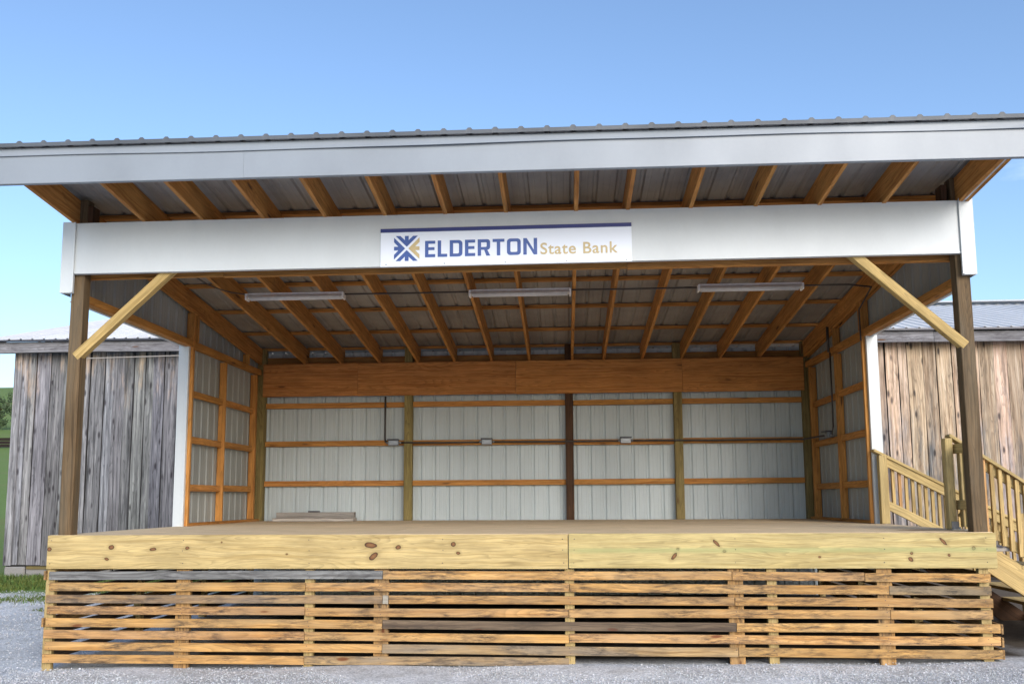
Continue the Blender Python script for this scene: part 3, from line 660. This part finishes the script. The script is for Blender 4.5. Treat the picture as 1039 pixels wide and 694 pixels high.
# ------------------------------------------------------------------ ceiling lights
LG='unlit fluorescent strip fixtures under the rafters'
def light_at(x0,x1,y,label):
    zc=rb(y)-.002; xm=(x0+x1)/2
    T=thing('strip_light',label,'light fixture',(xm,y,zc+Z0),LG)
    b=MB(); b.prism([(x0,zc),(x0,zc-.055),(x1,zc-.055),(x1,zc)],y-.03,y+.03); b.build('housing','lampwhite',T,bevel=.004)
    b=MB()                              # sloping reflector wings
    for s in (-1,1):
        b.face([(x0,y+s*.03,zc-.02),(x1,y+s*.03,zc-.02),(x1,y+s*.075,zc-.062),(x0,y+s*.075,zc-.062)])
    o=b.build('reflector','lampwhite',T); solid(o,.002)
    for s in (-1,1):
        b=MB(); b.tube([(x0+.03,y+s*.042,zc-.070),(x1-.03,y+s*.042,zc-.070)],.013,10); b.build('lamp_tube','lampdark',T,smooth=True)
        xe=x0 if s<0 else x1
        b=MB(); b.box((xe-.012,y-.06,zc-.09),(xe+.012,y+.06,zc-.012)); b.build('end_cap','lampwhite',T,bevel=.004)
light_at(-3.385,-2.165,2.19,'white strip light fixture left of centre, nearest the left brace')
light_at(-.585,.650,2.21,'white strip light fixture in the middle of the ceiling, directly below the sign')
light_at(2.205,3.44,2.17,'white strip light fixture nearest the right brace')
def cable(name,pts,r,label,cat,mat='conduit',group=None):
    b=MB(); b.tube(pts,r,8); org=Vector(pts[0])+Vector((0,0,Z0)); o=b.build(name,mat,None,origin=org,smooth=True); tag(o,label,cat,group); return o
yl=2.19; zl_=rb(yl)-.03
cable('conduit',[(-2.15,yl,zl_),(-1.4,yl,zl_-.004),(-.6,yl,zl_)],.011,'thin dark conduit running between the left and middle strip lights','conduit')
cable('conduit',[(.665,yl,zl_),(1.4,yl,zl_-.004),(2.19,yl,zl_)],.011,'thin dark conduit running between the middle and right strip lights','conduit')
cable('conduit',[(3.455,yl,zl_),(4.0,yl,zl_),(4.30,yl+.1,zl_-.01),(4.33,2.87,2.70),(4.335,2.875,2.30)],.011,'thin dark conduit from the right strip light to the right wall corner','conduit')
pts=[]
for i in range(9):
    a=i/8; pts.append((-3.40-.42*a,yl-.9*a,zl_+.02+.10*a-.07*math.sin(a*math.pi)))
cable('cable',pts,.008,'dark cable sagging from the left strip light up to the header','cable')
# ------------------------------------------------------------------ wall boxes and conduit
BG='metal outlet boxes along the walls'
def outlet(x,y,z,face,label):
    T=thing('outlet_box',label,'electrical box',(x,y,z+Z0),BG)
    X=Vector((1,0,0)) if face=='y' else Vector((0,1,0)); F=Vector((0,-1,0)) if face=='y' else Vector((-1,0,0)); c=Vector((x,y,z))
    b=MB(); b.beam(c-X*.085,c+X*.085,.062,.088,F); b.build('box_body','steel',T,bevel=.008)
    b=MB(); b.beam(c-X*.092+F*.03+Vector((0,0,.048)),c+X*.092+F*.03+Vector((0,0,.048)),.105,.018,F); b.build('hood','steeldark',T,bevel=.004)
    b=MB(); b.beam(c-X*.060+F*.036+Vector((0,0,.004)),c+X*.060+F*.036+Vector((0,0,.004)),.012,.044,F); b.build('cover','steel',T,bevel=.003)
    for s in (-1,1):
        b=MB(); b.tube([c+X*s*.085-F*.008,c+X*s*.125-F*.008],.017,10); b.build('connector','steel',T,smooth=True)
by=5.715
outlet(-2.195,by,1.242,'y','silver outlet box at the foot of the vertical conduit on the back wall')
outlet(-.685,by,1.244,'y','silver outlet box on the back wall between the left olive post and dark middle post')
outlet(1.53,by,1.244,'y','silver outlet box on the back wall between the dark middle post and right olive post')
outlet(4.33,4.42,1.215,'x','silver outlet box on the right side wall')
cy=5.668;cz=1.222
for x0,x1,lb in ((-2.07,-.81,'dark conduit crossing the left olive post between the first and second outlet boxes'),(-.56,1.405,'dark conduit crossing the dark middle post between outlet boxes'),(1.655,4.25,'long dark conduit from the rightmost back wall box to the right corner')):
    p=[(x0,by,cz+.02),(x0+.1,cy-.0,cz+.018),((x0+x1)/2,cy,cz+.012),(x1-.1,cy,cz+.018),(x1,by if x1<4 else 5.62,cz+.015)]
    if x1>4: p[-1]=(4.24,5.5,cz+.0); p.append((4.30,4.57,cz-.01))
    cable('conduit',p,.014,lb,'conduit')
cable('conduit',[(-2.32,by,1.25),(-2.335,by,1.30),(-2.335,by,1.7),(-2.335,by,1.995)],.016,'vertical dark conduit dropping from the back beam to the first outlet box','conduit')
cable('conduit',[(4.325,4.17,2.36),(4.325,4.17,1.7),(4.325,4.18,1.32),(4.325,4.24,1.24),(4.33,4.29,1.22)],.012,'vertical dark conduit beside the middle stud of the right wall','conduit')
cable('conduit',[(4.29,4.12,2.36),(4.29,4.12,2.72)],.02,'thick dark conduit sleeve above the right wall plate','conduit')

# ------------------------------------------------------------------ boards lying on the floor
b=MB(); b.beam((-4.02,5.42,.027),(-2.735,5.42,.027),.24,.05,(0,1,0),t=1.1); tag(b.build('board','board_grey',None,origin=(-3.4,5.42,Z0),bevel=.003),'pale thick board lying flat on the stage floor by the back wall','board')
b=MB(); b.beam((-4.00,5.50,.055),(-2.75,5.50,.055),.12,.004,(0,1,0),t=.5)
b=MB(); b.beam((-4.00,5.50,.097),(-2.76,5.49,.097),.14,.086,(0,1,0),t=.75); tag(b.build('board','board_grey',None,origin=(-3.4,5.5,Z0+.052),bevel=.003),'weathered grey timber resting on the pale thick board','board')
b=MB(); b.beam((-3.50,5.49,.152),(-3.32,5.49,.152),.06,.022,(0,1,0)); tag(b.build('hinge_plate','steeldark',None,origin=(-3.4,5.49,Z0+.14),bevel=.003),'small dark metal bar on top of the weathered grey timber','metal bar')

# ------------------------------------------------------------------ stair at the right end
SR=thing('side_stair','green treated wood stair with picket railings at the right end of the stage','stair',(5.2,1.7,Z0+ground_z(5.2,1.7)))
YA,YB=2.80,.62
for k in range(1,7):
    z=-.175*k; x1=5.07+.255*(k-1); x0=4.60 if k==1 else x1-.29
    if z-.04<ground_z(x1,1)+.02: continue
    b=MB(); b.beam(((x0+x1)/2,YB+.02,z-.019),((x0+x1)/2,YA-.02,z-.019),x1-x0,.038,(1,0,0),t=1.); b.build('tread','board_grey' if k==1 else 'treated',SR,bevel=.004)
for y in (YB+.045,YA-.045):
    b=MB(); b.beam((4.58,y,-.175),(6.38,y,-.175-.70*1.8),.038,.24,(0,1,0)); b.build('stringer','treated' if y<1 else 'darkpost',SR,bevel=.003)  # far stringer coloured dark to stand for the shade under the stair
b=MB(); b.beam((4.60,YB+.045+.05,-.32),(4.86,YB+.095,-.32),.038,.22,(0,1,0)); b.build('stringer_block','treated',SR)
def railing(y,x0,z0,slope,x1,botdz,t=1.,front=False):
    f=lambda x:z0-slope*(x-x0)
    b=MB(); b.beam((x0-.06,y,f(x0-.06)),(x1,y,f(x1)),.12,.032,(0,1,0),t=t); b.build('rail_cap','treated',SR,bevel=.004)
    for dz,h in ((-.066,.088),(-botdz,.088)):
        b=MB(); yy=y-.02 if front else y+.02; b.beam((x0+.03,yy,f(x0+.03)+dz),(x1,yy,f(x1)+dz),.036,h*(1.2 if front else 1),(0,1,0),t=t*.95); b.build('rail','treated',SR,bevel=.003)
    x=x0+.10
    while x<x1-.06:
        k=random.choice((1,1,.85,.8)); warmth=random.choice((1,1,1,.8))
        b=MB(); yp=y+.02 if front else y-.02; b.beam((x,yp,f(x)-.022),(x,yp,f(x)-botdz-(.0 if front else .075)),.036,.036,(1,0,0),t=(k,k*.95*warmth,k*.9*warmth)); b.build('picket','treated',SR,bevel=.002)
        x+=.0775
railing(YA,4.44,.875,.53,6.1,.60,front=True)
railing(YB,4.45,.895,.68,6.25,.70)
# newel, end posts, short guard between newel and the roof post
b=MB(); b.beam((4.372,.60,.004),(4.372,.60,.905),.075,.09,(1,0,0)); b.build('newel','treated',SR,bevel=.005)
b=MB(); b.beam((4.475,YA-.045,.003),(4.475,YA-.045,.84),.10,.09,(1,0,0)); b.build('newel','treated',SR,bevel=.005)
for y,zt in ((YA,.02),(YB,-.30)):
    b=MB(); b.beam((6.15,y+.06,ground_z(6.15,y)-.05),(6.15,y+.06,zt+.1),.09,.09,(1,0,0)); b.build('newel','treated',SR,bevel=.005)
for z in (.80,.245):
    b=MB(); b.beam((4.455,.17,z),(4.455,.66,z),.036,.095,(1,0,0)); b.build('rail','treated',SR,bevel=.003)
for y in (.24,.36,.48,.60):
    b=MB(); b.beam((4.488,y,.03),(4.488,y,.84),.030,.075,(1,0,0),t=1.15); b.build('picket','treated',SR,bevel=.002)
b=MB(); b.box((4.325,.485,.002),(4.495,.54,.010)); b.box((4.35,.545,.010),(4.42,.552,.085)); 
for dx in (0,.05): b.tube([(4.36+dx,.51,.010),(4.36+dx,.51,.03)],.010,6)
b.build('post_anchor','steel',SR)

# ------------------------------------------------------------------ barn behind
BN=thing('barn','long weathered plank barn with a ribbed metal roof behind the stage','barn',(2,12,Z0-1.0))
YW=8.0; XL,XR=-10.03,17.0
def efz(x,lo,hi): return lo+(hi-lo)*(x-XL)/(8.3-XL)
def planks(fn,a0,a1,z0f,z1f,rng):
    b=MB(); a=a0
    while a<a1:
        w=rng.uniform(.16,.29); w=min(w,a1-a); 
        if w<.05: break
        lean=rng.uniform(-.006,.006); off=rng.uniform(0,.014); k=rng.uniform(.70,1.22); t=(k,k*rng.uniform(.97,1.03),k*rng.uniform(.95,1.06))
        gap=rng.choice((.008,.012,.016,.024)); ou,ov=rng.uniform(0,90),rng.uniform(0,90)
        n=7; L_=[];R_=[]; ph=rng.uniform(0,6)
        for i in range(n+1):
            z=z0f(a)+(z1f(a)-z0f(a))*i/n; wv=.004*math.sin(z*2.3+ph)
            L_.append((a+gap/2+lean*i/n*2+wv,z)); R_.append((a+w-gap/2+lean*i/n*2+wv+.002*math.sin(z*5+ph),z))
        for i in range(n):
            q=[L_[i],R_[i],R_[i+1],L_[i+1]]
            b.face([fn(p[0],p[1],off) for p in q],[(ou+p[1],ov+p[0]-a) for p in q],t)
            for A,B in ((L_[i],L_[i+1]),(R_[i+1],R_[i])):
                b.face([fn(A[0],A[1],off-.03),fn(A[0],A[1],off),fn(B[0],B[1],off),fn(B[0],B[1],off-.03)],[(ou,ov)]*4,(.35,.35,.35))
        a+=w
    return b
rng=random.Random(5)
b=planks(lambda a,z,o:(a,YW-o,z),XL,XR,lambda a:-.86+.012*math.sin(a*3),lambda a:3.30,rng); b.build('plank_wall','barn',BN)
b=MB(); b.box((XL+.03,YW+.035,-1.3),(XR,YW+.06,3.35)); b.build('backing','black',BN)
ZR=3.42; SLP=.29; YR=12.9
b=planks(lambda a,z,o:(XL-o,a,z),YW+.03,18.1,lambda a:-.95,lambda a:ZR-.15+SLP*(min(a,2*YR-a)-7.65)*.98,rng); b.build('plank_wall','barn',BN)
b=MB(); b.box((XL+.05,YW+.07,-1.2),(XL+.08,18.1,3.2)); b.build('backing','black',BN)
b=MB(); b.box((XL-.02,YW-.045,-.86),(XL+.13,YW-.018,3.25),t=1.25,axis=2); b.build('corner_board','barn',BN,bevel=.004)
for i in range(14):                     # stone footing
    x=XL+.0+i*.42; b=MB(); b.box((x,YW-.03+random.uniform(0,.02),-1.35),(x+.40,YW+.03,-.875-random.uniform(0,.02)),t=(.38,.36,.34)); b.build('footing_stone','stone',BN,bevel=.02)
b=MB(); b.beam((XL+.45,YW-.035,-.90),(4.0,YW-.035,-.90),.04,.055,(0,1,0),t=.8); b.build('sill_board','olive',BN)
# eave fascia
for x0,x1 in ((XL-.42,-6.3),(-6.297,-1.2),(-1.197,7.22),(7.223,12.2),(12.203,XR+.4)):
    z0,z1=efz(x0,3.155,3.092),efz(x1,3.155,3.092); h0=.205 if x0<0 else .185; dz=random.uniform(-.006,.006)
    b=MB(); b.beam((x0,7.715,z0+h0/2+dz),(x1,7.715,z1+h0/2+dz),.03,h0,(0,1,0),n=8,warp=.004,t=(1.15,1.12,1.12)); b.build('fascia_board','slat_grey',BN,bevel=.004)
b=MB(); b.beam((XL-.4,7.87,3.20),(XR+.4,7.87,3.14),.27,.02,(0,1,0),t=.6); b.build('soffit','barn',BN)
def barn_roof():
    b=MB()
    def fn(a,c,h):
        tilt=(efz(a,3.155,3.092)-3.12)
        return (a,c,ZR-.065+tilt+SLP*(c-7.62)+h) if c<=YR else (a,c,ZR-.035+SLP*(2*YR-c-7.62)+h)
    sheet(b,fn,XL-.42,XR+.4,7.62,YR,start=XL-.4,nc=2,minor=False,hgt=.022)
    sheet(b,fn,XL-.42,XR+.4,YR,2*YR-7.62,start=XL-.4,nc=1,minor=False,hgt=.022)
    o=b.build('roof_sheet','barnroof',BN); solid(o,.002)
    b=MB(); z=ZR-.035+SLP*(YR-7.62)+.03
    b.face([(XL-.44,YR-.22,z-.06),(XR+.4,YR-.22,z-.06),(XR+.4,YR,z+.02),(XL-.44,YR,z+.02)]); b.face([(XL-.44,YR,z+.02),(XR+.4,YR,z+.02),(XR+.4,YR+.22,z-.06),(XL-.44,YR+.22,z-.06)])
    o=b.build('ridge_cap','barnroof',BN); solid(o,.003)
    b=MB(); z0=ZR-.10; b.beam((XL-.40,7.63,z0+.03),(XL-.40,YR,z0+.03+SLP*(YR-7.63)),.03,.12,(1,0,0),t=.8); b.build('rake_board','slat_grey',BN)
    b=MB(); e0=ZR-.065+efz(XL-.42,3.155,3.092)-3.12; e1=ZR-.065+efz(XR+.4,3.155,3.092)-3.12; b.beam((XL-.42,7.655,e0-.012),(XR+.4,7.655,e1-.012),.06,.034,(0,1,0),t=.6); b.build('drip_edge','steeldark',BN)
barn_roof()
o=MB().tube([(-8.6,7.68,3.02),(-6,7.68,3.06),(-3.5,7.68,3.07)],.010,6).build('wire','board_grey',None,origin=(-6,7.68,3.0+Z0)); tag(o,'thin pale wire strung under the barn eave left of the stage','wire')

# ------------------------------------------------------------------ loose gravel stones
def stones():
    rng=random.Random(3); b=MB()
    ico=[(0,0,1),(.89,0,.45),(.28,.85,.45),(-.72,.53,.45),(-.72,-.53,.45),(.28,-.85,.45),(0,0,-.6)]
    fs=[(0,1,2),(0,2,3),(0,3,4),(0,4,5),(0,5,1),(6,2,1),(6,3,2),(6,4,3),(6,5,4),(6,1,5)]
    n=0
    while n<34000:
        if rng.random()<.62: x=rng.uniform(-5.2,5.4); y=rng.triangular(-2.1,.15,-.7)
        else: x=rng.uniform(-10.5,-4.0); y=rng.uniform(-1.6,6.4)
        if x>-4.45 and y>-.0 and x<4.5: continue
        if rng.random()<.0: continue
        d=(y+8.6)/8.; r=rng.uniform(.005,.011)*max(1,d*.9)
        if rng.random()<.02: r*=1.6
        z=ground_z(x,y)+.3*r; a=rng.uniform(0,6.28); ca,sa=math.cos(a),math.sin(a); sx,sy,sz=rng.uniform(.7,1.3),rng.uniform(.6,1.1),rng.uniform(.5,.95)
        k=rng.choice((.55,.65,.75,.85,.92,1.0)); t=(k*rng.uniform(.95,1.04),k,k*rng.uniform(.97,1.06))
        vs=[]
        for p in ico:
            j=rng.uniform(.8,1.2); px,py,pz=p[0]*sx*j,p[1]*sy*j,p[2]*sz*j
            vs.append((x+(px*ca-py*sa)*r,y+(px*sa+py*ca)*r,z+pz*r))
        b.quads(vs,fs,[[(0,0)]*3]*10,t); n+=1
    o=b.build('gravel','stone',None); o['kind']='stuff'; o['label']='loose pale grey crushed stone in front of the stage'; o['category']='gravel'
stones()
# ------------------------------------------------------------------ grass
def grass():
    rng=random.Random(8); b=MB()
    def blade(x,y,h):
        z=ground_z(x,y)-.01; a=rng.uniform(0,6.28); w=.006+.004*rng.random(); dx,dy=math.cos(a)*w,math.sin(a)*w; lx,ly=rng.gauss(0,.35)*h,rng.gauss(0,.35)*h
        k=rng.uniform(.6,1.35); t=(k*rng.uniform(.8,1.5),k,k*.8)
        b.face([(x-dx,y-dy,z),(x+dx,y+dy,z),(x+dx*.6+lx*.5,y+dy*.6+ly*.5,z+h*.6),(x-dx*.6+lx*.5,y-dy*.6+ly*.5,z+h*.6)],[(0,0)]*4,t)
        b.face([(x-dx*.6+lx*.5,y-dy*.6+ly*.5,z+h*.6),(x+dx*.6+lx*.5,y+dy*.6+ly*.5,z+h*.6),(x+lx,y+ly,z+h)],[(0,0)]*3,t)
    for _ in range(26000):
        x=rng.uniform(-12.5,-4.4); y=rng.uniform(6.0,7.95)
        if y<6.3+.35*math.sin(x*2.1)+.2*rng.random(): continue
        blade(x,y,rng.uniform(.03,.10)*(1 if y<7.5 else 1.4))
    for cx,cy,rr,n in ((-8.05,5.55,.42,900),(-8.9,5.1,.25,320),(-7.1,4.6,.15,70),(-6.3,5.6,.2,90)):
        for _ in range(n):
            blade(cx+rng.gauss(0,rr),cy+rng.gauss(0,rr*.45),rng.uniform(.02,.07))
    o=b.build('grass','grass',None); o['kind']='stuff'; o['label']='short green grass strip at the foot of the barn'; o['category']='grass'
grass()
# ------------------------------------------------------------------ far field fence and trees
T=thing('field_fence','low dark brown board fence across the green field far left','fence',(-55,80,Z0+ground_z(-55,80)))
for i in range(16):
    x=-70+i*3.0; z=ground_z(x,80)
    b=MB(); b.beam((x,80,z-.1),(x,80,z+1.15),.14,.14,(1,0,0)); b.build('fence_post','fencewood',T)
for dz in (.25,.58,.91):
    b=MB(); b.beam((-70.2,79.9,ground_z(-50,80)+dz),(-24.8,79.9,ground_z(-50,80)+dz),.04,.30,(0,1,0)); b.build('fence_board','fencewood',T)
def tree(x,y,h,label,rng):
    z=ground_z(x,y); T=thing('leafy_tree',label,'tree',(x,y,z+Z0),'trees on the ridge beyond the field')
    b=MB(); b.tube([(x,y,z-.2),(x+.1,y,z+h*.3),(x,y,z+h*.6),(x+.1,y,z+h*.85)],[h*.035,h*.026,h*.016,h*.005],8); 
    for i in range(6):
        a=rng.uniform(0,6.28); zz=z+h*rng.uniform(.3,.6); b.tube([(x,y,zz),(x+math.cos(a)*h*.14,y+math.sin(a)*h*.14,zz+h*.10),(x+math.cos(a)*h*.26,y+math.sin(a)*h*.26,zz+h*.18)],[h*.012,h*.008,h*.003],6)
    b.build('trunk','darkpost',T)
    b=MB(); cl=[]
    for _ in range(34):
        a=rng.uniform(0,6.28); rr=h*.30*math.sqrt(rng.random()); zz=rng.uniform(.08,.95); sc=1-abs(zz-.5)*1.2
        cl.append((x+math.cos(a)*rr*max(.3,sc),y+math.sin(a)*rr*max(.3,sc),z+h*zz,h*rng.uniform(.07,.13),rng.uniform(.6,1.4)))
    for cx,cy,cz_,cr_,k in cl:
        for _ in range(70):
            d=Vector((rng.gauss(0,1),rng.gauss(0,1),rng.gauss(0,.8))).normalized()*cr_*rng.uniform(.5,1.1); p=Vector((cx,cy,cz_))+d; s=h*.018*rng.uniform(.6,1.4)
            u=Vector((rng.gauss(0,1),rng.gauss(0,1),rng.gauss(0,1))).normalized()*s; v=u.orthogonal().normalized()*s*.8; kk=k*rng.uniform(.7,1.3)
            b.face([p-u,p-v,p+u,p+v],[(0,0)]*4,(kk,kk,kk))
    b.build('crown','leaf',T)
rng=random.Random(21)
TL=['tall dark green tree farthest left on the ridge','dark round tree second from the left end of the ridge','broad dark tree third from the left end of the ridge','low bushy tree on the ridge just left of the barn corner','dark tree behind the barn corner on the ridge','slim dark tree behind the barn roof line','wide dark tree hidden mostly behind the barn','dark tree farthest right on the ridge behind the barn']
for i in range(8): tree(-98+i*4.6+rng.uniform(-1,1),124+rng.uniform(-5,5),rng.uniform(5,7),TL[i],rng)
for o in bpy.data.objects:
    if '_o' in o: del o['_o']
